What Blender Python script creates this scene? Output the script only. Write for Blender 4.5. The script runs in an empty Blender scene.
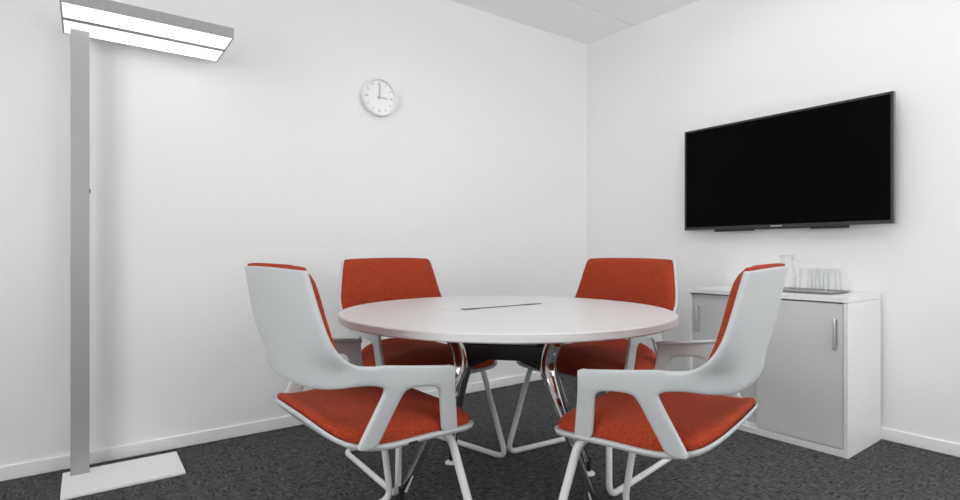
import bpy, bmesh, math, random
from mathutils import Vector, Matrix
random.seed(7)
S = bpy.context.scene
COL = S.collection
PI = math.pi

# ------------------------------------------------------------------ camera
EYE = 0.95
cam = bpy.data.cameras.new('camera')
cam.sensor_width = 36.0
cam.lens = 541.0 / 960.0 * 36.0
cam.shift_y = 0.001
cam.clip_start = 0.02
cam_ob = bpy.data.objects.new('camera', cam)
COL.objects.link(cam_ob)
cam_ob.location = (0, 0, EYE)
cam_ob.rotation_euler = (PI / 2, 0, math.radians(-36.1))
S.camera = cam_ob

# ------------------------------------------------------------------ world, added lamps, exposure
W = bpy.data.worlds.new('world')
S.world = W
W.use_nodes = True
W.node_tree.nodes['Background'].inputs[0].default_value = (0.92, 0.96, 1.0, 1)
W.node_tree.nodes['Background'].inputs[1].default_value = 1.0


def area(name, loc, rot, sx, sy, watts, colour=(1, 1, 1)):
    l = bpy.data.lights.new(name, 'AREA')
    l.shape = 'RECTANGLE'
    l.size, l.size_y = sx, sy
    l.energy = watts
    l.color = colour
    o = bpy.data.objects.new(name, l)
    COL.objects.link(o)
    o.location = loc
    o.rotation_euler = rot
    return o


# daylight from added lamps outside two assumed windows, tilted up to brighten the ceiling
area('added_daylight', (2.15, -1.64, 1.35), (PI / 2 + math.radians(32), 0, 0), 1.7, 1.5, 34, (1.0, 0.995, 0.985))
area('added_daylight', (-1.74, 0.7, 1.45), (PI / 2 + math.radians(8), 0, -PI / 2), 1.6, 1.6, 52, (1.0, 0.995, 0.985))
# added fill lamps, out of view: uplight over the table, downlight near the camera
area('added_uplight', (1.9, 1.2, 2.375), (PI, 0, 0), 1.15, 0.26, 12, (1.0, 0.99, 0.975))
area('added_downlight', (1.4, -0.2, 2.195), (0, 0, 0), 1.15, 0.26, 10, (1.0, 0.99, 0.975))
LAMP_EMIT = 0.95        # strength of the floor lamp's diffusers

S.view_settings.view_transform = 'Standard'
S.view_settings.look = 'None'
S.view_settings.gamma = 1.0
S.view_settings.use_curve_mapping = False
S.view_settings.exposure = 0.0
S.cycles.use_denoising = True
S.cycles.max_bounces = 14
S.cycles.diffuse_bounces = 10
S.cycles.transparent_max_bounces = 24

# ------------------------------------------------------------------ materials


def mat(name, col, rough=0.5, metal=0.0, bump=0.0, bscale=200.0, var=0.0, vscale=4.0, spec=0.5, emit=0.0):
    m = bpy.data.materials.new(name)
    m.use_nodes = True
    nt = m.node_tree
    b = nt.nodes['Principled BSDF']
    b.inputs['Roughness'].default_value = rough
    b.inputs['Metallic'].default_value = metal
    b.inputs['Specular IOR Level'].default_value = spec
    b.inputs['Base Color'].default_value = (*col, 1)
    tc = nt.nodes.new('ShaderNodeTexCoord')
    if var:
        n = nt.nodes.new('ShaderNodeTexNoise')
        n.inputs['Scale'].default_value = vscale
        n.inputs['Detail'].default_value = 4
        nt.links.new(tc.outputs['Object'], n.inputs['Vector'])
        mx = nt.nodes.new('ShaderNodeMix')
        mx.data_type = 'RGBA'
        mx.inputs['A'].default_value = (*[c * (1 - var) for c in col], 1)
        mx.inputs['B'].default_value = (*[min(1, c * (1 + var)) for c in col], 1)
        nt.links.new(n.outputs['Fac'], mx.inputs['Factor'])
        nt.links.new(mx.outputs['Result'], b.inputs['Base Color'])
    if bump:
        n2 = nt.nodes.new('ShaderNodeTexNoise')
        n2.inputs['Scale'].default_value = bscale
        n2.inputs['Detail'].default_value = 2
        nt.links.new(tc.outputs['Object'], n2.inputs['Vector'])
        bp = nt.nodes.new('ShaderNodeBump')
        bp.inputs['Strength'].default_value = bump
        bp.inputs['Distance'].default_value = 0.002
        nt.links.new(n2.outputs['Fac'], bp.inputs['Height'])
        nt.links.new(bp.outputs['Normal'], b.inputs['Normal'])
    if emit:
        b.inputs['Emission Color'].default_value = (1, 0.99, 0.97, 1)
        b.inputs['Emission Strength'].default_value = emit
    return m


def carpet_material():
    m = bpy.data.materials.new('carpet')
    m.use_nodes = True
    nt = m.node_tree
    N, L = nt.nodes, nt.links
    b = N['Principled BSDF']
    b.inputs['Roughness'].default_value = 0.95
    b.inputs['Specular IOR Level'].default_value = 0.12
    tc = N.new('ShaderNodeTexCoord')
    # woven tufts: streaks along both weave directions, chosen per patch
    facs = []
    for sc in ((105, 24, 1), (24, 105, 1)):
        mp = N.new('ShaderNodeMapping')
        mp.inputs['Scale'].default_value = sc
        L.new(tc.outputs['Object'], mp.inputs['Vector'])
        n = N.new('ShaderNodeTexNoise')
        n.inputs['Scale'].default_value = 1.0
        n.inputs['Detail'].default_value = 2.5
        n.inputs['Roughness'].default_value = 0.65
        L.new(mp.outputs['Vector'], n.inputs['Vector'])
        facs.append(n)
    pk = N.new('ShaderNodeTexNoise')
    pk.inputs['Scale'].default_value = 16.0
    pk.inputs['Detail'].default_value = 1.0
    L.new(tc.outputs['Object'], pk.inputs['Vector'])
    st = N.new('ShaderNodeMapRange')
    st.inputs['From Min'].default_value = 0.42
    st.inputs['From Max'].default_value = 0.58
    L.new(pk.outputs['Fac'], st.inputs['Value'])
    mx = N.new('ShaderNodeMix')
    L.new(st.outputs['Result'], mx.inputs['Factor'])
    L.new(facs[0].outputs['Fac'], mx.inputs['A'])
    L.new(facs[1].outputs['Fac'], mx.inputs['B'])
    rp = N.new('ShaderNodeValToRGB')
    rp.color_ramp.elements[0].position = 0.33
    rp.color_ramp.elements[0].color = (0.014, 0.014, 0.015, 1)
    rp.color_ramp.elements[1].position = 0.70
    rp.color_ramp.elements[1].color = (0.150, 0.150, 0.153, 1)
    L.new(mx.outputs['Result'], rp.inputs['Fac'])
    L.new(rp.outputs['Color'], b.inputs['Base Color'])
    bp = N.new('ShaderNodeBump')
    bp.inputs['Strength'].default_value = 0.5
    bp.inputs['Distance'].default_value = 0.003
    L.new(mx.outputs['Result'], bp.inputs['Height'])
    L.new(bp.outputs['Normal'], b.inputs['Normal'])
    return m


def fabric_material(name, a, c):
    m = bpy.data.materials.new(name)
    m.use_nodes = True
    nt = m.node_tree
    N, L = nt.nodes, nt.links
    b = N['Principled BSDF']
    b.inputs['Roughness'].default_value = 0.9
    b.inputs['Specular IOR Level'].default_value = 0.15
    b.inputs['Sheen Weight'].default_value = 0.06
    b.inputs['Sheen Tint'].default_value = (1.0, 0.5, 0.35, 1)
    tc = N.new('ShaderNodeTexCoord')
    n = N.new('ShaderNodeTexNoise')
    n.inputs['Scale'].default_value = 260.0
    n.inputs['Detail'].default_value = 3
    L.new(tc.outputs['Object'], n.inputs['Vector'])
    rp = N.new('ShaderNodeValToRGB')
    rp.color_ramp.elements[0].position = 0.32
    rp.color_ramp.elements[0].color = (*a, 1)
    rp.color_ramp.elements[1].position = 0.68
    rp.color_ramp.elements[1].color = (*c, 1)
    L.new(n.outputs['Fac'], rp.inputs['Fac'])
    L.new(rp.outputs['Color'], b.inputs['Base Color'])
    bp = N.new('ShaderNodeBump')
    bp.inputs['Strength'].default_value = 0.35
    bp.inputs['Distance'].default_value = 0.0015
    L.new(n.outputs['Fac'], bp.inputs['Height'])
    L.new(bp.outputs['Normal'], b.inputs['Normal'])
    return m


def glass_material():
    # thin clear tableware: mostly see-through, bright rims from the surface reflection
    m = bpy.data.materials.new('clear_glass')
    m.use_nodes = True
    nt = m.node_tree
    N, L = nt.nodes, nt.links
    for n in list(N):
        if n.type != 'OUTPUT_MATERIAL':
            N.remove(n)
    out = [n for n in N if n.type == 'OUTPUT_MATERIAL'][0]
    tr = N.new('ShaderNodeBsdfTransparent')
    tr.inputs['Color'].default_value = (0.985, 0.988, 0.988, 1)
    gl = N.new('ShaderNodeBsdfGlossy')
    gl.inputs['Roughness'].default_value = 0.12
    lw = N.new('ShaderNodeLayerWeight')
    lw.inputs['Blend'].default_value = 0.25
    pw = N.new('ShaderNodeMath')
    pw.operation = 'MULTIPLY'
    pw.inputs[1].default_value = 0.35
    L.new(lw.outputs['Facing'], pw.inputs[0])
    mx = N.new('ShaderNodeMixShader')
    L.new(pw.outputs['Value'], mx.inputs['Fac'])
    L.new(tr.outputs['BSDF'], mx.inputs[1])
    L.new(gl.outputs['BSDF'], mx.inputs[2])
    L.new(mx.outputs['Shader'], out.inputs['Surface'])
    return m


M = {
    'wall': mat('white_wall_paint', (0.83, 0.83, 0.83), 0.75, bump=0.04, bscale=350, var=0.01, vscale=2.0, spec=0.3),
    'ceiling': mat('white_ceiling_panel', (0.92, 0.92, 0.92), 0.85, var=0.005, vscale=3.0, spec=0.2),
    'seam': mat('ceiling_joint', (0.55, 0.55, 0.55), 0.8),
    'skirting': mat('white_gloss_skirting', (0.86, 0.86, 0.86), 0.3),
    'carpet': carpet_material(),
    'plastic': mat('pale_grey_plastic', (0.50, 0.525, 0.535), 0.38, bump=0.02, bscale=500),
    'fabric': fabric_material('rust_red_fabric', (0.205, 0.0255, 0.0095), (0.420, 0.059, 0.0215)),
    'tube': mat('white_coated_tube', (0.80, 0.80, 0.79), 0.3),
    'dark': mat('black_plastic', (0.015, 0.015, 0.016), 0.4),
    'laminate': mat('white_laminate', (0.66, 0.66, 0.66), 0.34, var=0.008, vscale=30),
    'chrome': mat('polished_chrome', (0.72, 0.71, 0.70), 0.07, metal=1.0),
    'steelblack': mat('black_coated_steel', (0.012, 0.012, 0.013), 0.25),
    'disc': mat('white_glide_disc', (0.85, 0.85, 0.85), 0.35),
    'cabinet': mat('white_cabinet_lacquer', (0.80, 0.80, 0.795), 0.4),
    'door': mat('light_grey_cabinet_front', (0.655, 0.655, 0.655), 0.4),
    'handle': mat('satin_metal_handle', (0.62, 0.62, 0.62), 0.32, metal=0.7),
    'alu': mat('satin_aluminium', (0.40, 0.40, 0.402), 0.45, metal=0.25),
    'lamp_base': mat('silver_grey_plate', (0.88, 0.88, 0.88), 0.45, metal=0.0, var=0.02, vscale=60),
    'lamp_frame': mat('silver_grey_frame', (0.34, 0.34, 0.34), 0.5, metal=0.2),
    'glow': mat('lit_diffuser', (0.9, 0.9, 0.9), 0.5, emit=LAMP_EMIT),
    'screen': mat('dark_screen', (0.0015, 0.0015, 0.0015), 0.3, spec=0.04),
    'bezel': mat('dark_bezel', (0.030, 0.030, 0.032), 0.3),
    'bezel_side': mat('gunmetal_rim', (0.16, 0.16, 0.165), 0.35, metal=0.4),
    'logo': mat('pale_logo_ink', (0.5, 0.5, 0.5), 0.5),
    'tray': mat('brushed_steel_tray', (0.42, 0.42, 0.43), 0.3, metal=0.8),
    'glass': glass_material(),
    'clock': mat('white_clock_case', (0.80, 0.80, 0.80), 0.35),
    'dial': mat('white_clock_dial', (0.86, 0.86, 0.86), 0.5),
    'hand': mat('grey_clock_hand', (0.50, 0.50, 0.50), 0.4),
    'frame': mat('white_window_frame', (0.8, 0.8, 0.8), 0.4),
    'door_leaf': mat('pale_grey_door_leaf', (0.72, 0.72, 0.72), 0.4),
    'added_lamp_face': mat('added_lamp_diffuser', (0.9, 0.9, 0.9), 0.5, emit=1.5),  # glowing underside of the added fill lights
}

# ------------------------------------------------------------------ mesh helpers


def finish(bm, name, m, parent=None, smooth=False, bevel=0.0, seg=2, angle=35):
    me = bpy.data.meshes.new(name)
    bmesh.ops.recalc_face_normals(bm, faces=bm.faces)
    bm.to_mesh(me)
    bm.free()
    me.materials.append(M[m] if isinstance(m, str) else m)
    o = bpy.data.objects.new(name, me)
    COL.objects.link(o)
    if parent:
        o.parent = parent
    if smooth:
        for p in me.polygons:
            p.use_smooth = True
    if bevel:
        md = o.modifiers.new('Bevel', 'BEVEL')
        md.width = bevel
        md.segments = seg
        md.limit_method = 'ANGLE'
        md.angle_limit = math.radians(angle)
        for p in me.polygons:
            p.use_smooth = True
        wn = o.modifiers.new('WN', 'WEIGHTED_NORMAL')
        wn.keep_sharp = True
    return o


def add_box(bm, x0, x1, y0, y1, z0, z1, mtx=None):
    vs = [bm.verts.new((x, y, z)) for z in (z0, z1) for y in (y0, y1) for x in (x0, x1)]
    for f in ((0, 2, 3, 1), (4, 5, 7, 6), (0, 1, 5, 4), (2, 6, 7, 3), (0, 4, 6, 2), (1, 3, 7, 5)):
        bm.faces.new([vs[i] for i in f])
    if mtx is not None:
        bmesh.ops.transform(bm, matrix=mtx, verts=vs)
    return vs


def box(name, m, x0, x1, y0, y1, z0, z1, parent=None, bevel=0.0, seg=2):
    bm = bmesh.new()
    add_box(bm, x0, x1, y0, y1, z0, z1)
    return finish(bm, name, m, parent, bevel=bevel, seg=seg)


def lathe(bm, prof, n=48, cx=0, cy=0, caps=True, axis='z'):
    rings = []
    for r, z in prof:
        ring = []
        for i in range(n):
            a = 2 * PI * i / n
            if axis == 'z':
                ring.append(bm.verts.new((cx + r * math.cos(a), cy + r * math.sin(a), z)))
            else:                       # axis along -Y, z is the height off the wall
                ring.append(bm.verts.new((r * math.cos(a), -z, r * math.sin(a))))
        rings.append(ring)
    for a, b in zip(rings, rings[1:]):
        for i in range(n):
            bm.faces.new((a[i], a[(i + 1) % n], b[(i + 1) % n], b[i]))
    if caps:
        bm.faces.new(rings[0])
        bm.faces.new(rings[-1])
    return rings


def rounded(pts, rad, n=6):
    """polyline with its inner corners rounded"""
    pts = [Vector(p) for p in pts]
    out = [pts[0]]
    for i in range(1, len(pts) - 1):
        a, b, c = pts[i - 1], pts[i], pts[i + 1]
        r = rad[i - 1] if isinstance(rad, (list, tuple)) else rad
        d1, d2 = (a - b), (c - b)
        r1 = min(r, d1.length * 0.48)
        r2 = min(r, d2.length * 0.48)
        p, q = b + d1.normalized() * r1, b + d2.normalized() * r2
        for k in range(n + 1):
            t = k / n
            out.append((1 - t) ** 2 * p + 2 * t * (1 - t) * b + t * t * q)
    out.append(pts[-1])
    return out


def tube(bm, path, rad, n=14, ref=None, flat=1.0):
    """tube of radius rad (number or list) along path; flat squashes the second axis"""
    path = [Vector(p) for p in path]
    rings = []
    up = None
    for i, p in enumerate(path):
        t = (path[min(i + 1, len(path) - 1)] - path[max(i - 1, 0)]).normalized()
        if up is None:
            u = Vector(ref) if ref else (Vector((0, 0, 1)) if abs(t.z) < 0.9 else Vector((1, 0, 0)))
        else:
            u = up
        u = (u - t * u.dot(t)).normalized()
        up = u
        v = t.cross(u)
        r = rad[i] if isinstance(rad, (list, tuple)) else rad
        rings.append([bm.verts.new(p + u * r * math.cos(2 * PI * k / n) + v * r * flat * math.sin(2 * PI * k / n)) for k in range(n)])
    for a, b in zip(rings, rings[1:]):
        for k in range(n):
            bm.faces.new((a[k], a[(k + 1) % n], b[(k + 1) % n], b[k]))
    bm.faces.new(rings[0])
    bm.faces.new(rings[-1])


def tube_obj(name, m, path, rad, parent=None, n=14, ref=None, flat=1.0):
    bm = bmesh.new()
    tube(bm, path, rad, n, ref, flat)
    return finish(bm, name, m, parent, smooth=True)


def thing(name, label, cat, loc=(0, 0, 0), rz=0.0, group=None):
    o = bpy.data.objects.new(name, None)
    o.empty_display_size = 0.1
    COL.objects.link(o)
    o.location = loc
    o.rotation_euler = (0, 0, rz)
    tag(o, label, cat, group)
    return o


def tag(o, label, cat, group=None):
    o['label'] = label
    o['category'] = cat
    if group:
        o['group'] = group
    return o


def struct(o, label=None, cat=None):
    o['kind'] = 'structure'
    if label:
        o['label'] = label
        o['category'] = cat
    return o


def interp(tab, x):
    if x <= tab[0][0]:
        return tab[0][1]
    for (a, va), (b, vb) in zip(tab, tab[1:]):
        if x <= b:
            t = (x - a) / (b - a)
            return va + (vb - va) * t
    return tab[-1][1]


def smoothtab(tab, x, h=0.02):
    return sum(interp(tab, x + h * k) for k in (-1, -0.5, 0, 0.5, 1)) / 5


# ------------------------------------------------------------------ the room
XR, YL, ZC = 3.218, 2.971, 2.588          # right wall, left wall, ceiling
XN, YN = -1.6, -1.5                       # the two walls behind the camera
T = 0.12

struct(box('floor', 'carpet', XN - T, XR + T, YN - T, YL + T, -0.1, 0.0), 'charcoal woven carpet floor under the round table', 'floor')
struct(box('wall_left', 'wall', XN - T, XR + T, YL, YL + T, 0, ZC), 'white wall behind the floor lamp with the round clock', 'wall')
SKEW = Matrix.Translation((XR, YL, 0)) @ Matrix.Rotation(math.radians(1.0), 4, 'Z') @ Matrix.Translation((-XR, -YL, 0))
wr = struct(box('wall_right', 'wall', XR, XR + T, YN - T, YL, 0, ZC), 'white wall carrying the black television', 'wall')
wr.data.transform(SKEW)          # this wall stands one degree off square


def wall_with_hole(name, axis, pos, a0, a1, h0, h1, z0, z1, label):
    bm = bmesh.new()
    for (p, q, c, d) in ((a0, h0, 0, ZC), (h1, a1, 0, ZC), (h0, h1, 0, z0), (h0, h1, z1, ZC)):
        if axis == 'y':
            add_box(bm, p, q, pos - T, pos, c, d)
        else:
            add_box(bm, pos - T, pos, p, q, c, d)
    return struct(finish(bm, name, 'wall'), label, 'wall')


wall_with_hole('wall_near', 'y', YN, XN, XR + T, 1.3, 3.0, 0.65, 2.25, 'white wall behind the camera with the added wide window')
wall_with_hole('wall_far_left', 'x', XN, YN - T, YL, -0.1, 1.5, 0.75, 2.25, 'white wall behind the camera with the added smaller window')


def window(name, axis, pos, h0, h1, z0, z1, label):  # assumed windows, added out of view to let light in
    root = bpy.data.objects.new(name, None)
    COL.objects.link(root)
    struct(root, label, 'window')
    bm = bmesh.new()
    w = 0.05
    mid = (h0 + h1) / 2
    for (p, q, c, d) in ((h0, h0 + w, z0, z1), (h1 - w, h1, z0, z1), (mid - w / 2, mid + w / 2, z0 + w, z1 - w),
                         (h0 + w, h1 - w, z0, z0 + w), (h0 + w, h1 - w, z1 - w, z1)):
        if axis == 'y':
            add_box(bm, p, q, pos - 0.08, pos - 0.02, c, d)
        else:
            add_box(bm, pos - 0.08, pos - 0.02, p, q, c, d)
    finish(bm, 'window_frame', 'frame', root)


window('added_window_1', 'y', YN, 1.3, 3.0, 0.65, 2.25, 'added wide white framed window, unseen behind the camera')
window('added_window_2', 'x', XN, -0.1, 1.5, 0.75, 2.25, 'added smaller white framed window, unseen behind the camera')

# ceiling of wide panels with a narrow joint running along the lamp wall
JY = 2.515
bm = bmesh.new()
add_box(bm, XN - T, XR + T, JY + 0.004, YL + T, ZC, ZC + 0.1)
add_box(bm, XN - T, XR + T, JY - 1.25, JY - 0.004, ZC, ZC + 0.1)
add_box(bm, XN - T, XR + T, YN - T, JY - 1.258, ZC, ZC + 0.1)
struct(finish(bm, 'ceiling', 'ceiling'), 'white panelled ceiling with a narrow joint', 'ceiling')
struct(box('trim_1', 'seam', XN - T, XR + T, JY - 0.006, JY + 0.006, ZC + 0.003, ZC + 0.02), 'narrow grey ceiling joint near the lamp wall', 'trim')
struct(box('trim_2', 'seam', XN - T, XR + T, JY - 1.262, JY - 1.246, ZC + 0.003, ZC + 0.02), 'narrow grey ceiling joint above the camera', 'trim')


def skirting(name, x0, x1, y0, y1, label):
    bm = bmesh.new()
    add_box(bm, x0, x1, y0, y1, 0.0, 0.062)
    return struct(finish(bm, name, 'skirting', bevel=0.006, seg=3), label, 'skirting board')


skirting('baseboard_left', XN, XR - 0.013, YL - 0.013, YL, 'white skirting board along the wall behind the lamp')
skirting('baseboard_right', XR - 0.013, XR, YN, YL, 'white skirting board along the television wall').data.transform(SKEW)
skirting('baseboard_near', XN, XR - 0.013, YN, YN + 0.013, 'white skirting board along the wall with the added wide window')
skirting('baseboard_far_left', XN, XN + 0.013, YN + 0.013, YL - 0.013, 'white skirting board along the wall with the added smaller window')

# ------------------------------------------------------------------ chair (one built, three copied)
ARM_LAT = 0.295


def se(a, n):
    return 1 - (max(0.0, 1 - abs(a) ** n)) ** (1.0 / n)


CTR = [(0.55, -0.180), (0.60, -0.188), (0.70, -0.204), (0.76, -0.215), (0.90, -0.246), (0.92, -0.250)]
EDGE = [(0.50, -0.10), (0.648, -0.10), (0.665, -0.116), (0.680, -0.140), (0.702, -0.164), (0.735, -0.183), (0.771, -0.194), (0.903, -0.224), (0.93, -0.230)]


def back_width(z):
    return interp([(0.5, ARM_LAT), (0.66, ARM_LAT), (0.72, 0.290), (0.90, 0.252), (0.93, 0.247)], z)


def back_point(a, z):
    """point of the shell's middle surface: a = -1..1 across, z height"""
    c, e = interp(CTR, z), interp(EDGE, z)
    n = interp([(0.6, 2.7), (0.68, 2.55), (0.9, 2.1)], z)
    return Vector((a * back_width(z), c + (e - c) * se(a, n), z))


def chair_shell(parent):
    bm = bmesh.new()
    arms_a = [0, 0.22, 0.44, 0.64, 0.80, 0.91, 0.97, 1.0]
    cols = [-a for a in reversed(arms_a[1:])] + arms_a
    rows_edge = [0.614, 0.644, 0.666, 0.682, 0.700, 0.735, 0.790, 0.850, 0.892, 0.902]
    rows_ctr = [0.588, 0.622, 0.648, 0.672, 0.700, 0.740, 0.795, 0.855, 0.897, 0.907]
    grid = []
    for i in range(len(rows_edge)):
        row = []
        for a in cols:
            z = rows_ctr[i] + (rows_edge[i] - rows_ctr[i]) * abs(a) ** 2.5
            v = back_point(a, z)
            row.append(bm.verts.new(v))
        grid.append(row)
    for i in range(len(grid) - 1):
        for j in range(len(cols) - 1):
            f = bm.faces.new((grid[i][j], grid[i][j + 1], grid[i + 1][j + 1], grid[i + 1][j]))
            f.material_index = 0
    folds = []
    for side in (1, -1):
        edge = [grid[i][-1 if side > 0 else 0] for i in range(3)]
        cf = [-0.066, -0.036, 0.028, 0.127, 0.169, 0.178]
        lo = [0.608, 0.603, 0.593, 0.585, 0.583, 0.583]
        hi = [0.660, 0.654, 0.643, 0.631, 0.626, 0.624]
        prev = edge
        colv = []
        for f_, l_, h_ in zip(cf, lo, hi):
            cur = [bm.verts.new((side * ARM_LAT, f_, z)) for z in (l_, (l_ + h_) / 2 + 0.006, h_)]
            for k in range(2):
                fc = bm.faces.new((prev[k], cur[k], cur[k + 1], prev[k + 1]))
                fc.material_index = 1 if side > 0 else 2
            colv.append(cur)
            prev = cur

        # the arm's top turns inwards to a narrow pad
        pv = edge[2]
        pv = None
        for k_, (cur, wl) in enumerate(zip(colv, (0.0, 0.010, 0.018, 0.024, 0.025, 0.023))):
            if k_ == 0:
                continue
            lv = bm.verts.new((side * (ARM_LAT - wl), cur[2].co.y, cur[2].co.z - 0.001))
            q = (colv[0][2], cur[2], lv) if pv is None else (pv, colv[k_ - 1][2], cur[2], lv)
            fc = bm.faces.new(q)
            fc.material_index = 1 if side > 0 else 2
            pv = lv
            folds.append((colv[k_ - 1][2], cur[2]))

        def strut(top, bottom_f, zs):
            p = top
            n = len(top)
            for (ff, z) in zip(bottom_f, zs):
                cur = [bm.verts.new((side * (ARM_LAT - (0.6 - z) * 0.085), f_, z)) for f_ in ff]
                for k in range(n - 1):
                    fc = bm.faces.new((p[k], p[k + 1], cur[k + 1], cur[k]))
                    fc.material_index = 1 if side > 0 else 2
                p = cur
        strut([colv[1][0], colv[2][0]], [(-0.045, 0.014), (-0.077, -0.019), (-0.106, -0.048), (-0.114, -0.056)], [0.580, 0.520, 0.466, 0.450])
        strut([colv[3][0], colv[4][0], colv[5][0]], [(0.131, 0.171, 0.180), (0.136, 0.176, 0.186), (0.142, 0.183, 0.192), (0.144, 0.186, 0.195)], [0.560, 0.515, 0.466, 0.448])
    cr = bm.edges.layers.float.new('crease_edge')
    for a_, b_ in folds:
        bm.edges.get((a_, b_))[cr] = 0.55
    for e in bm.edges:
        if e.is_boundary:
            z = max(v.co.z for v in e.verts)
            yv = min(v.co.y for v in e.verts)
            if z > 0.895 and min(abs(v.co.x) for v in e.verts) < 0.245:
                e[cr] = 0.7
            if yv > 0.165 and z > 0.62:
                e[cr] = 0.75
            elif max(abs(v.co.x) for v in e.verts) > 0.27 and z < 0.612 and yv > -0.13:
                e[cr] = 0.45
    bmesh.ops.recalc_face_normals(bm, faces=bm.faces)
    me = bpy.data.meshes.new('shell_whole')
    bm.to_mesh(me)
    bm.free()
    for _ in range(3):
        me.materials.append(M['plastic'])
    tmp = bpy.data.objects.new('shell_whole', me)
    COL.objects.link(tmp)
    sol = tmp.modifiers.new('Solidify', 'SOLIDIFY')
    sol.thickness = 0.013
    sol.offset = 0.0
    sol.use_even_offset = False
    sub = tmp.modifiers.new('Subdivision', 'SUBSURF')
    sub.levels = sub.render_levels = 2
    dg = bpy.context.evaluated_depsgraph_get()
    whole = bpy.data.meshes.new_from_object(tmp.evaluated_get(dg))
    bpy.data.objects.remove(tmp)
    vn = [v.normal.copy() for v in whole.vertices]
    for idx, name in ((0, 'back_shell'), (1, 'armrest'), (2, 'armrest')):
        used, faces, nrm = {}, [], []
        for p in whole.polygons:
            if p.material_index != idx:
                continue
            f = []
            for vi in p.vertices:
                if vi not in used:
                    used[vi] = len(used)
                f.append(used[vi])
                nrm.append(vn[vi])
            faces.append(f)
        co = [None] * len(used)
        for k, i in used.items():
            co[i] = whole.vertices[k].co.copy()
        part = bpy.data.meshes.new(name)
        part.from_pydata(co, [], faces)
        part.materials.append(M['plastic'])
        for p in part.polygons:
            p.use_smooth = True
        part.normals_split_custom_set(nrm)
        o = bpy.data.objects.new(name, part)
        COL.objects.link(o)
        o.parent = parent


PAN_Z = [(-0.215, 0.555), (-0.190, 0.525), (-0.165, 0.496), (-0.140, 0.474), (-0.110, 0.459), (-0.07, 0.450), (0.0, 0.447), (0.10, 0.449), (0.19, 0.447), (0.24, 0.445), (0.28, 0.441), (0.32, 0.43)]


def seat_grid(bm, f0, L, Wd, zf, nv=26, nu=20, n0=3.0, n1=7.0):
    rows = []
    for i in range(nv + 1):
        v = math.sin(PI / 2 * (-1 + 2 * i / nv)) * 0.9995
        n = n0 if v < 0 else n1
        w = Wd * (1 - abs(v) ** n) ** (1 / n)
        row = []
        for j in range(nu + 1):
            u = math.sin(PI / 2 * (-1 + 2 * j / nu))
            x = u * w
            y = f0 + L * v
            r = (abs(x / Wd) ** n + abs(v) ** n) ** (1 / n)
            row.append(bm.verts.new((x, y, zf(x, y, min(1.0, r)))))
        rows.append(row)
    return rows


def skin(bm, top, bot):
    for g, flip in ((top, False), (bot, True)):
        for a, b in zip(g, g[1:]):
            for j in range(len(a) - 1):
                q = (a[j], a[j + 1], b[j + 1], b[j])
                bm.faces.new(q if not flip else q[::-1])
    ring = lambda g: g[0] + [r[-1] for r in g[1:]] + g[-1][-2::-1] + [r[0] for r in g[-2:0:-1]]
    a, b = ring(top), ring(bot)
    for k in range(len(a)):
        bm.faces.new((a[k], b[k], b[(k + 1) % len(a)], a[(k + 1) % len(a)]))


def make_chair():
    root = thing('armchair', 'rust-red and white armchair', 'chair')
    chair_shell(root)
    # back cushion in front of the shell
    bm = bmesh.new()
    A = [math.sin(PI / 2 * (-1 + 2 * j / 20)) for j in range(21)]
    zt = [math.sin(PI / 2 * (-1 + 2 * i / 16)) for i in range(17)]
    front, rear = [], []
    for z in zt:
        fr, rr = [], []
        for a in A:
            r = (abs(a) ** 7 + abs(z) ** 7) ** (1 / 7)
            k = max(0.0, 1 - min(1, r) ** 6) ** 0.45
            zz = 0.786 + 0.129 * z - 0.006 * abs(a) ** 3
            aa = a * 0.978 * (1 - 0.045 * abs(z) ** 10)
            p = back_point(aa, zz)
            fwd = Vector((-aa * 0.22, 0.97, 0.10)).normalized()
            fr.append(bm.verts.new(p + fwd * (0.012 + 0.036 * k)))
            rr.append(bm.verts.new(p + fwd * 0.003))
        front.append(fr)
        rear.append(rr)
    skin(bm, front, rear)
    finish(bm, 'back_cushion', 'fabric', root, smooth=True)
    # seat pan and cushion
    panz = lambda y: smoothtab(PAN_Z, y, 0.016)
    bm = bmesh.new()
    up = seat_grid(bm, 0.054, 0.240, 0.290, lambda x, y, r: panz(y) - 0.003 + 0.006 * (abs(x) / 0.285) ** 2)
    dn = seat_grid(bm, 0.054, 0.236, 0.286, lambda x, y, r: panz(y) - 0.017 + 0.006 * (abs(x) / 0.285) ** 2 - 0.02 * (1 - r))
    skin(bm, up, dn)
    finish(bm, 'seat_pan', 'plastic', root, smooth=True)
    bm = bmesh.new()
    up = seat_grid(bm, 0.054, 0.234, 0.276, lambda x, y, r: panz(y) + 0.008 + 0.034 * max(0.0, 1 - r ** 9) ** 0.5 + 0.014 * (1 - r * r))
    dn = seat_grid(bm, 0.054, 0.231, 0.273, lambda x, y, r: panz(y) - 0.001)
    skin(bm, up, dn)
    finish(bm, 'seat_cushion', 'fabric', root, smooth=True)
    # cantilever frame: two bent tubes and a cross tube at the back
    R = 0.0122
    for s in (1, -1):
        pts = [(s * 0.10, 0.120, 0.416), (s * 0.222, 0.212, 0.420), (s * 0.290, 0.300, R), (s * 0.222, -0.235, R), (s * 0.19, -0.262, R)]
        tube_obj('leg', 'tube', rounded(pts, [0.045, 0.055, 0.03], 8), R, root)
    tube_obj('cross_tube', 'tube', [(-0.192, -0.262, R), (0.192, -0.262, R)], R * 0.98, root)
    bm = bmesh.new()
    add_box(bm, -0.13, 0.13, 0.02, 0.16, 0.402, 0.428)
    finish(bm, 'seat_bracket', 'tube', root, bevel=0.005)
    bm = bmesh.new()
    add_box(bm, 0.272, 0.288, 0.035, 0.065, 0.436, 0.450)
    finish(bm, 'clip', 'dark', root, bevel=0.002)
    return root


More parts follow.
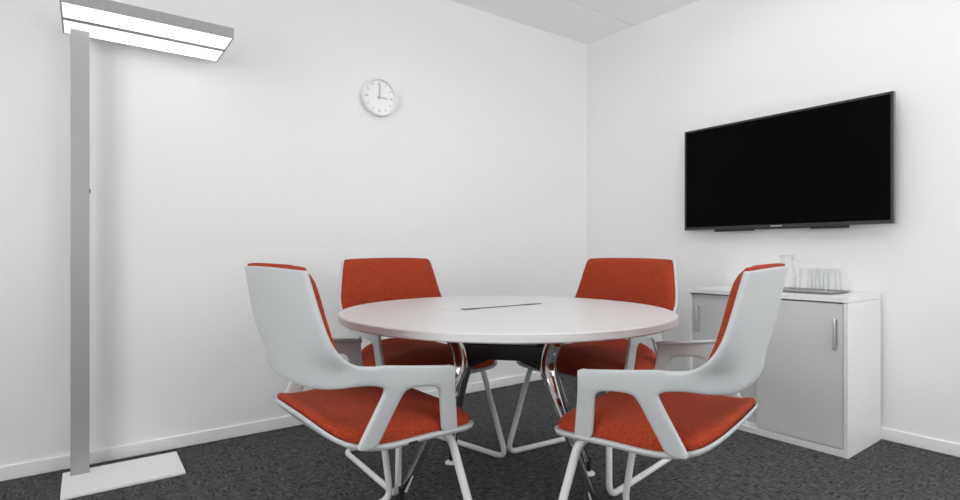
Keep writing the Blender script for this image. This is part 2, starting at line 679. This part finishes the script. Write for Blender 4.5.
def copy_tree(o, parent=None):
    c = o.copy()
    COL.objects.link(c)
    c.parent = parent
    for ch in list(o.children):
        copy_tree(ch, c)
    return c


chair = make_chair()
CG = 'armchairs round the table'
spots = [
    (0.644, 1.552, 2.1, 'rust-red and white armchair beside the floor lamp, its outer back shell turned to the viewer'),
    (1.224, 2.183, -84.4, 'red armchair between the table and the clock wall, its cushioned back facing the viewer'),
    (1.899, 1.684, 183.1, 'red armchair between the table and the far end of the cabinet, cushioned side showing'),
    (1.406, 0.931, 105.7, 'rust-red and white armchair whose outer back shell hides the middle of the cabinet'),
]
for i, (x, y, hd, lab) in enumerate(spots):
    c = chair if i == 0 else copy_tree(chair)
    c.location = (x, y, 0)
    c.rotation_euler = (0, 0, math.radians(hd - 90))
    tag(c, lab, 'chair', CG)

# ------------------------------------------------------------------ table
TX, TY, TR, TZ = 1.326, 1.648, 0.633, 0.723
t = thing('round_table', 'round white meeting table on splayed chrome legs with four armchairs pulled up', 'table', (TX, TY, 0))
bm = bmesh.new()
lathe(bm, [(TR - 0.004, TZ - 0.028), (TR, TZ - 0.024), (TR, TZ - 0.003), (TR - 0.003, TZ)], 128)
o = finish(bm, 'tabletop', 'laminate', t, bevel=0.0)
for p in o.data.polygons:
    p.use_smooth = len(p.vertices) == 4
o.data.set_sharp_from_angle(angle=math.radians(35)) if hasattr(o.data, 'set_sharp_from_angle') else None
fl = box('cable_flap', 'laminate', -0.205, 0.275, 0.035, 0.155, TZ - 0.002, TZ + 0.0005, t)
bm = bmesh.new()
add_box(bm, -0.150, 0.255, 0.0695, 0.0845, TZ + 0.0004, TZ + 0.0022)
add_box(bm, -0.150, -0.085, 0.062, 0.092, TZ + 0.0004, TZ + 0.0026)
add_box(bm, 0.155, 0.225, 0.064, 0.090, TZ + 0.0004, TZ + 0.0026)
finish(bm, 'cable_slot', 'dark', t)

AX = math.radians(-47)                     # long axis of the underframe
ax, pr = Vector((math.cos(AX), math.sin(AX), 0)), Vector((-math.sin(AX), math.cos(AX), 0))


def loc_(u, v, z):
    return ax * u + pr * v + Vector((0, 0, z))


bm = bmesh.new()
Rz = Matrix.Rotation(AX, 4, 'Z')
for v in (-0.050, 0.050):
    add_box(bm, -0.150, 0.150, v - 0.016, v + 0.016, 0.535, 0.595, Rz)
add_box(bm, -0.17, 0.17, -0.10, 0.10, 0.655, 0.688, Rz)
for u in (-0.150, 0.150):
    add_box(bm, u - 0.03, u + 0.03, -0.30, 0.30, 0.664, 0.6885, Rz)
    add_box(bm, u - 0.020, u + 0.020, -0.062, 0.062, 0.515, 0.668, Rz)
    vs = add_box(bm, -0.05, 0.05, -0.045, 0.045, -0.012, 0.012)
    sg = 1 if u > 0 else -1
    bmesh.ops.transform(bm, matrix=Rz @ Matrix.Translation((u - sg * 0.055, 0, 0.527)) @ Matrix.Rotation(sg * 0.42, 4, 'Y'), verts=vs)
finish(bm, 'underframe', 'steelblack', t, bevel=0.005)
feet = [(-0.365, -0.180), (-0.285, 0.262), (0.345, -0.165), (0.320, 0.258)]
for (u, v) in feet:
    su, sv = (1 if u > 0 else -1), (1 if v > 0 else -1)
    path = rounded([loc_(su * 0.215, sv * 0.075, 0.684), loc_(su * 0.158, sv * 0.052, 0.525), loc_(su * 0.185, sv * 0.080, 0.44), loc_(u * 0.97, v * 0.97, 0.060)], [0.09, 0.09], 8)
    n = len(path)
    rad = [0.034 - 0.018 * min(1, (i / (n - 1)) ** 1.3) for i in range(n)]
    lg = tube_obj('leg', 'chrome', path, rad, t, 18, ref=ax, flat=0.7)
    bm = bmesh.new()
    p = loc_(u, v, 0)
    lathe(bm, [(0.0085, 0.012), (0.0085, 0.05), (0.011, 0.052), (0.011, 0.075)], 16, p.x, p.y)
    finish(bm, 'foot_stem', 'dark', lg, smooth=False)
    bm = bmesh.new()
    lathe(bm, [(0.026, 0.0), (0.026, 0.005), (0.022, 0.009), (0.010, 0.013)], 28, p.x, p.y)
    finish(bm, 'glide_disc', 'disc', lg)

# ------------------------------------------------------------------ floor lamp
lamp = thing('floor_lamp', 'tall silver-grey floor lamp with a long flat lit head, standing by the wall', 'lamp', (0.134, 2.746, 0))
LX, LY = 0.134, 2.746


def lbox(name, m, x0, x1, y0, y1, z0, z1, parent, bevel=0.0):
    return box(name, m, x0 - LX, x1 - LX, y0 - LY, y1 - LY, z0, z1, parent, bevel)


lbox('base_plate', 'lamp_base', -0.078, 0.345, 2.600, 2.889, 0.0, 0.011, lamp, 0.0015)
lbox('pole', 'alu', -0.051, 0.014, 2.828, 2.866, 0.010, 1.888, lamp, 0.002)
sw = lbox('switch', 'dark', 0.0135, 0.0175, 2.838, 2.852, 1.196, 1.214, lamp, 0.001)
HX0, HX1, HY0, HY1, HZ0, HZ1 = -0.078, 0.523, 2.538, 2.905, 1.877, 1.921
bm = bmesh.new()
add_box(bm, HX0 - LX, HX1 - LX, HY0 - LY, HY1 - LY, HZ0 + 0.005, HZ1)
w = 0.006
for (a, b, c, d) in ((HX0, HX1, HY0, HY0 + w), (HX0, HX1, HY1 - w, HY1), (HX0, HX0 + w, HY0 + w, HY1 - w), (HX1 - w, HX1, HY0 + w, HY1 - w), (HX0 + w, HX1 - w, 2.706, 2.738)):
    add_box(bm, a - LX, b - LX, c - LY, d - LY, HZ0, HZ0 + 0.005)
hd = finish(bm, 'lamp_head', 'lamp_frame', lamp)
lbox('diffuser', 'glow', HX0 + w, HX1 - w, HY0 + w, 2.706, HZ0 + 0.001, HZ0 + 0.006, hd)
lbox('diffuser', 'glow', HX0 + w, HX1 - w, 2.738, HY1 - w, HZ0 + 0.001, HZ0 + 0.006, hd)

# ------------------------------------------------------------------ wall clock
ck = thing('wall_clock', 'round white wall clock on the white wall above the table', 'clock', (1.411, YL, 1.864))
bm = bmesh.new()
lathe(bm, [(0.108, 0.0), (0.114, 0.006), (0.114, 0.030), (0.110, 0.038), (0.102, 0.038), (0.098, 0.030), (0.098, 0.016)], 64, axis='y')
finish(bm, 'case', 'clock', ck, smooth=False, bevel=0.0)
bm = bmesh.new()
lathe(bm, [(0.099, 0.012), (0.099, 0.019)], 64, axis='y')
dial = finish(bm, 'dial', 'dial', ck)
for k in range(12):
    big = k % 3 == 0
    bm = bmesh.new()
    add_box(bm, -0.004 if big else -0.0025, 0.004 if big else 0.0025, -0.0205, -0.0185, 0.070 if big else 0.076, 0.090, Matrix.Rotation(k * PI / 6, 4, 'Y'))
    finish(bm, 'hour_mark', 'hand', dial)
for (name, ang, l, wd, yy) in (('minute_hand', 2, 0.078, 0.003, 0.0235), ('hour_hand', 92, 0.054, 0.004, 0.0215)):
    bm = bmesh.new()
    add_box(bm, -wd, wd, -yy - 0.0008, -yy + 0.0008, -0.014, l, Matrix.Rotation(math.radians(ang), 4, 'Y'))
    finish(bm, name, 'hand', ck)
bm = bmesh.new()
lathe(bm, [(0.006, 0.018), (0.006, 0.026)], 16, axis='y')
finish(bm, 'hand_pin', 'hand', ck)

# ------------------------------------------------------------------ television
TVX, TY0, TY1, TZ0, TZ1 = 3.150, 0.934, 2.060, 1.083, 1.723
tv = thing('television', 'wide black flat television mounted on the white wall above the cabinet', 'television', (XR, (TY0 + TY1) / 2, (TZ0 + TZ1) / 2))
ox, oy, oz = tv.location


def tbox(name, m, x0, x1, y0, y1, z0, z1, parent, bevel=0.0):
    return box(name, m, x0 - ox, x1 - ox, y0 - oy, y1 - oy, z0 - oz, z1 - oz, parent, bevel)


bm = bmesh.new()
b = 0.011
for (a, c, d, e) in ((TY0, TY1, TZ0, TZ0 + 0.018), (TY0, TY1, TZ1 - b, TZ1), (TY0, TY0 + b, TZ0 + 0.018, TZ1 - b), (TY1 - b, TY1, TZ0 + 0.018, TZ1 - b)):
    add_box(bm, TVX - ox, TVX + 0.012 - ox, a - oy, c - oy, d - oz, e - oz)
bz = finish(bm, 'bezel', 'bezel', tv)
tbox('screen', 'screen', TVX + 0.002, TVX + 0.010, TY0 + b, TY1 - b, TZ0 + 0.018, TZ1 - b, tv)
tbox('rim', 'bezel_side', TVX + 0.0125, TVX + 0.030, TY0, TY1, TZ0, TZ1, tv)
tbox('rear_housing', 'dark', TVX + 0.030, TVX + 0.052, TY0 + 0.10, TY1 - 0.10, TZ0 + 0.04, TZ1 - 0.12, tv, 0.004)
bm = bmesh.new()
for (a, c) in ((1.13, 1.31), (1.62, 1.86)):
    add_box(bm, TVX + 0.008 - ox, TVX + 0.034 - ox, a - oy, c - oy, TZ0 - 0.014 - oz, TZ0 + 0.002 - oz)
add_box(bm, TVX + 0.012 - ox, TVX + 0.034 - ox, 1.29 - oy, 1.64 - oy, TZ0 - 0.007 - oz, TZ0 + 0.002 - oz)
finish(bm, 'speaker_bar', 'dark', tv, bevel=0.003)
tbox('wall_bracket', 'dark', TVX + 0.052, XR + 0.021, 1.33, 1.66, 1.25, 1.52, tv)
bm = bmesh.new()
for k in range(5):
    yk = 1.513 - k * 0.013
    add_box(bm, TVX - 0.0006 - ox, TVX + 0.001 - ox, yk - 0.009 - oy, yk - oy, TZ0 + 0.0055 - oz, TZ0 + 0.0125 - oz)
finish(bm, 'logo', 'logo', bz)

# ------------------------------------------------------------------ cabinet
CW, CD, CH = 0.808, 0.420, 0.735
CROT = math.radians(0.8)
cb = thing('cabinet', 'low white sliding-door cabinet against the wall under the television', 'cabinet', (2.813, 1.006, 0), CROT)
# local frame: x into the wall, y along the front away from the viewer
s = 0.018
bm = bmesh.new()
add_box(bm, 0.0, CD, 0.0, s, 0.0, CH - 0.025)
add_box(bm, 0.0, CD, CW - s, CW, 0.0, CH - 0.025)
add_box(bm, CD - 0.010, CD, s, CW - s, 0.02, CH - 0.025)
add_box(bm, 0.020, CD - 0.010, s, CW - s, 0.030, 0.048)
finish(bm, 'carcass', 'cabinet', cb)
box('top_panel', 'cabinet', -0.002, CD + 0.002, -0.002, CW + 0.002, CH - 0.0235, CH, cb, bevel=0.0015)
box('plinth', 'cabinet', 0.0, 0.018, s + 0.0005, CW - s - 0.0005, 0.0, 0.031, cb, bevel=0.001)
for (y0, y1, x0, hy) in ((s + 0.003, CW / 2 + 0.012, 0.004, s + 0.032), (CW / 2 - 0.012, CW - s - 0.003, 0.024, CW - s - 0.036)):
    d = box('door', 'door', x0, x0 + 0.016, y0, y1, 0.036, CH - 0.030, cb, bevel=0.001)
    path = rounded([(x0 + 0.002, hy, 0.497), (x0 - 0.022, hy, 0.497), (x0 - 0.022, hy, 0.633), (x0 + 0.002, hy, 0.633)], 0.012, 5)
    tube_obj('handle', 'handle', path, 0.0055, d, 10)
    box('handle_plate', 'handle', x0 - 0.0015, x0 + 0.001, hy - 0.010, hy + 0.010, 0.492, 0.638, d, bevel=0.0007)
    if x0 < 0.01:
        bm = bmesh.new()
        lathe(bm, [(0.008, 0.0), (0.008, 0.005), (0.004, 0.006)], 20)
        bmesh.ops.transform(bm, matrix=Matrix.Translation((x0 + 0.001, CW / 2 - 0.012, 0.365)) @ Matrix.Rotation(-PI / 2, 4, 'Y'), verts=bm.verts)
        finish(bm, 'lock', 'dark', d)

# ------------------------------------------------------------------ tray, carafe and glasses on the cabinet
TRX, TRY = 3.065, 1.300
tr = thing('serving_tray', 'flat steel serving tray on top of the cabinet under a glass carafe and tumblers', 'tray', (TRX, TRY, CH), CROT)
bm = bmesh.new()


def rrect(hx, hy, r, z, n=6):
    out = []
    for (cx, cy, a0) in ((hx - r, hy - r, 0), (-hx + r, hy - r, PI / 2), (-hx + r, -hy + r, PI), (hx - r, -hy + r, 1.5 * PI)):
        for k in range(n + 1):
            a = a0 + k / n * PI / 2
            out.append(bm.verts.new((cx + r * math.cos(a), cy + r * math.sin(a), z)))
    return out


rings = [rrect(0.120, 0.165, 0.03, 0.0005), rrect(0.134, 0.180, 0.035, 0.010), rrect(0.134, 0.180, 0.035, 0.0118), rrect(0.126, 0.172, 0.033, 0.0105), rrect(0.116, 0.161, 0.028, 0.0030)]
for a, b_ in zip(rings, rings[1:]):
    for k in range(len(a)):
        bm.faces.new((a[k], a[(k + 1) % len(a)], b_[(k + 1) % len(a)], b_[k]))
bm.faces.new(rings[0])
bm.faces.new(rings[-1])
finish(bm, 'tray_dish', 'tray', tr)
GZ = CH + 0.0032
jug = thing('glass_carafe', 'clear glass water carafe with a handle, tallest thing on the tray', 'carafe', (TRX + 0.0, TRY + 0.085, GZ))
bm = bmesh.new()
lathe(bm, [(0.036, 0.0), (0.043, 0.006), (0.046, 0.05), (0.044, 0.09), (0.034, 0.135), (0.029, 0.160), (0.036, 0.190), (0.0335, 0.190), (0.0265, 0.160), (0.031, 0.135), (0.041, 0.09), (0.043, 0.05), (0.040, 0.010), (0.030, 0.008)], 40)
finish(bm, 'body', 'glass', jug, smooth=True)
hp = rounded([(0.030, -0.010, 0.168), (0.072, -0.030, 0.165), (0.078, -0.033, 0.085), (0.041, -0.014, 0.060)], 0.03, 6)
tube_obj('handle', 'glass', hp, 0.005, jug, 10)
gpos = [(-0.075, -0.115), (-0.075, -0.040), (-0.005, -0.125), (-0.005, -0.050), (0.065, -0.120), (0.065, -0.040)]
glabs = ['front row, end nearer the viewer', 'front row, next to the carafe', 'middle row, end nearer the viewer', 'middle row, next to the carafe', 'wall-side row, end nearer the viewer', 'wall-side row, next to the carafe']
g0 = None
for (dx, dy), lab in zip(gpos, glabs):
    if g0 is None:
        bm = bmesh.new()
        lathe(bm, [(0.033, 0.0), (0.0335, 0.0015), (0.030, 0.060), (0.027, 0.116), (0.024, 0.120), (0.020, 0.1205), (0.019, 0.112), (0.025, 0.108), (0.028, 0.060), (0.0315, 0.0015)], 32, caps=False)
        g0 = finish(bm, 'tumbler', 'glass', smooth=True)
        g = g0
    else:
        g = g0.copy()
        COL.objects.link(g)
    g.location = (TRX + dx, TRY + dy, GZ)
    tag(g, 'upturned clear glass tumbler on the tray, ' + lab, 'glass', 'upturned tumblers on the tray')

# ------------------------------------------------------------------ added fill lights, unseen above the view
for (px, py, dz, lab) in ((1.9, 1.2, 0.222, 'added slim white fill light hanging unseen over the round table'),
                          (1.4, -0.2, 0.350, 'added slim white fill light hanging unseen over the open floor')):
    cl = thing('added_fill_light', lab, 'fill light', (px, py, ZC), 0, 'added fill lights')
    box('light_housing', 'frame', -0.60, 0.60, -0.15, 0.15, -dz - 0.035, -dz, cl, bevel=0.003)
    box('diffuser', 'added_lamp_face', -0.58, 0.58, -0.13, 0.13, -dz - 0.038, -dz - 0.034, cl)
    for x in (-0.5, 0.5):
        tube_obj('suspension_wire', 'handle', [(x, 0, -dz - 0.002), (x, 0, 0)], 0.002, cl, 6)
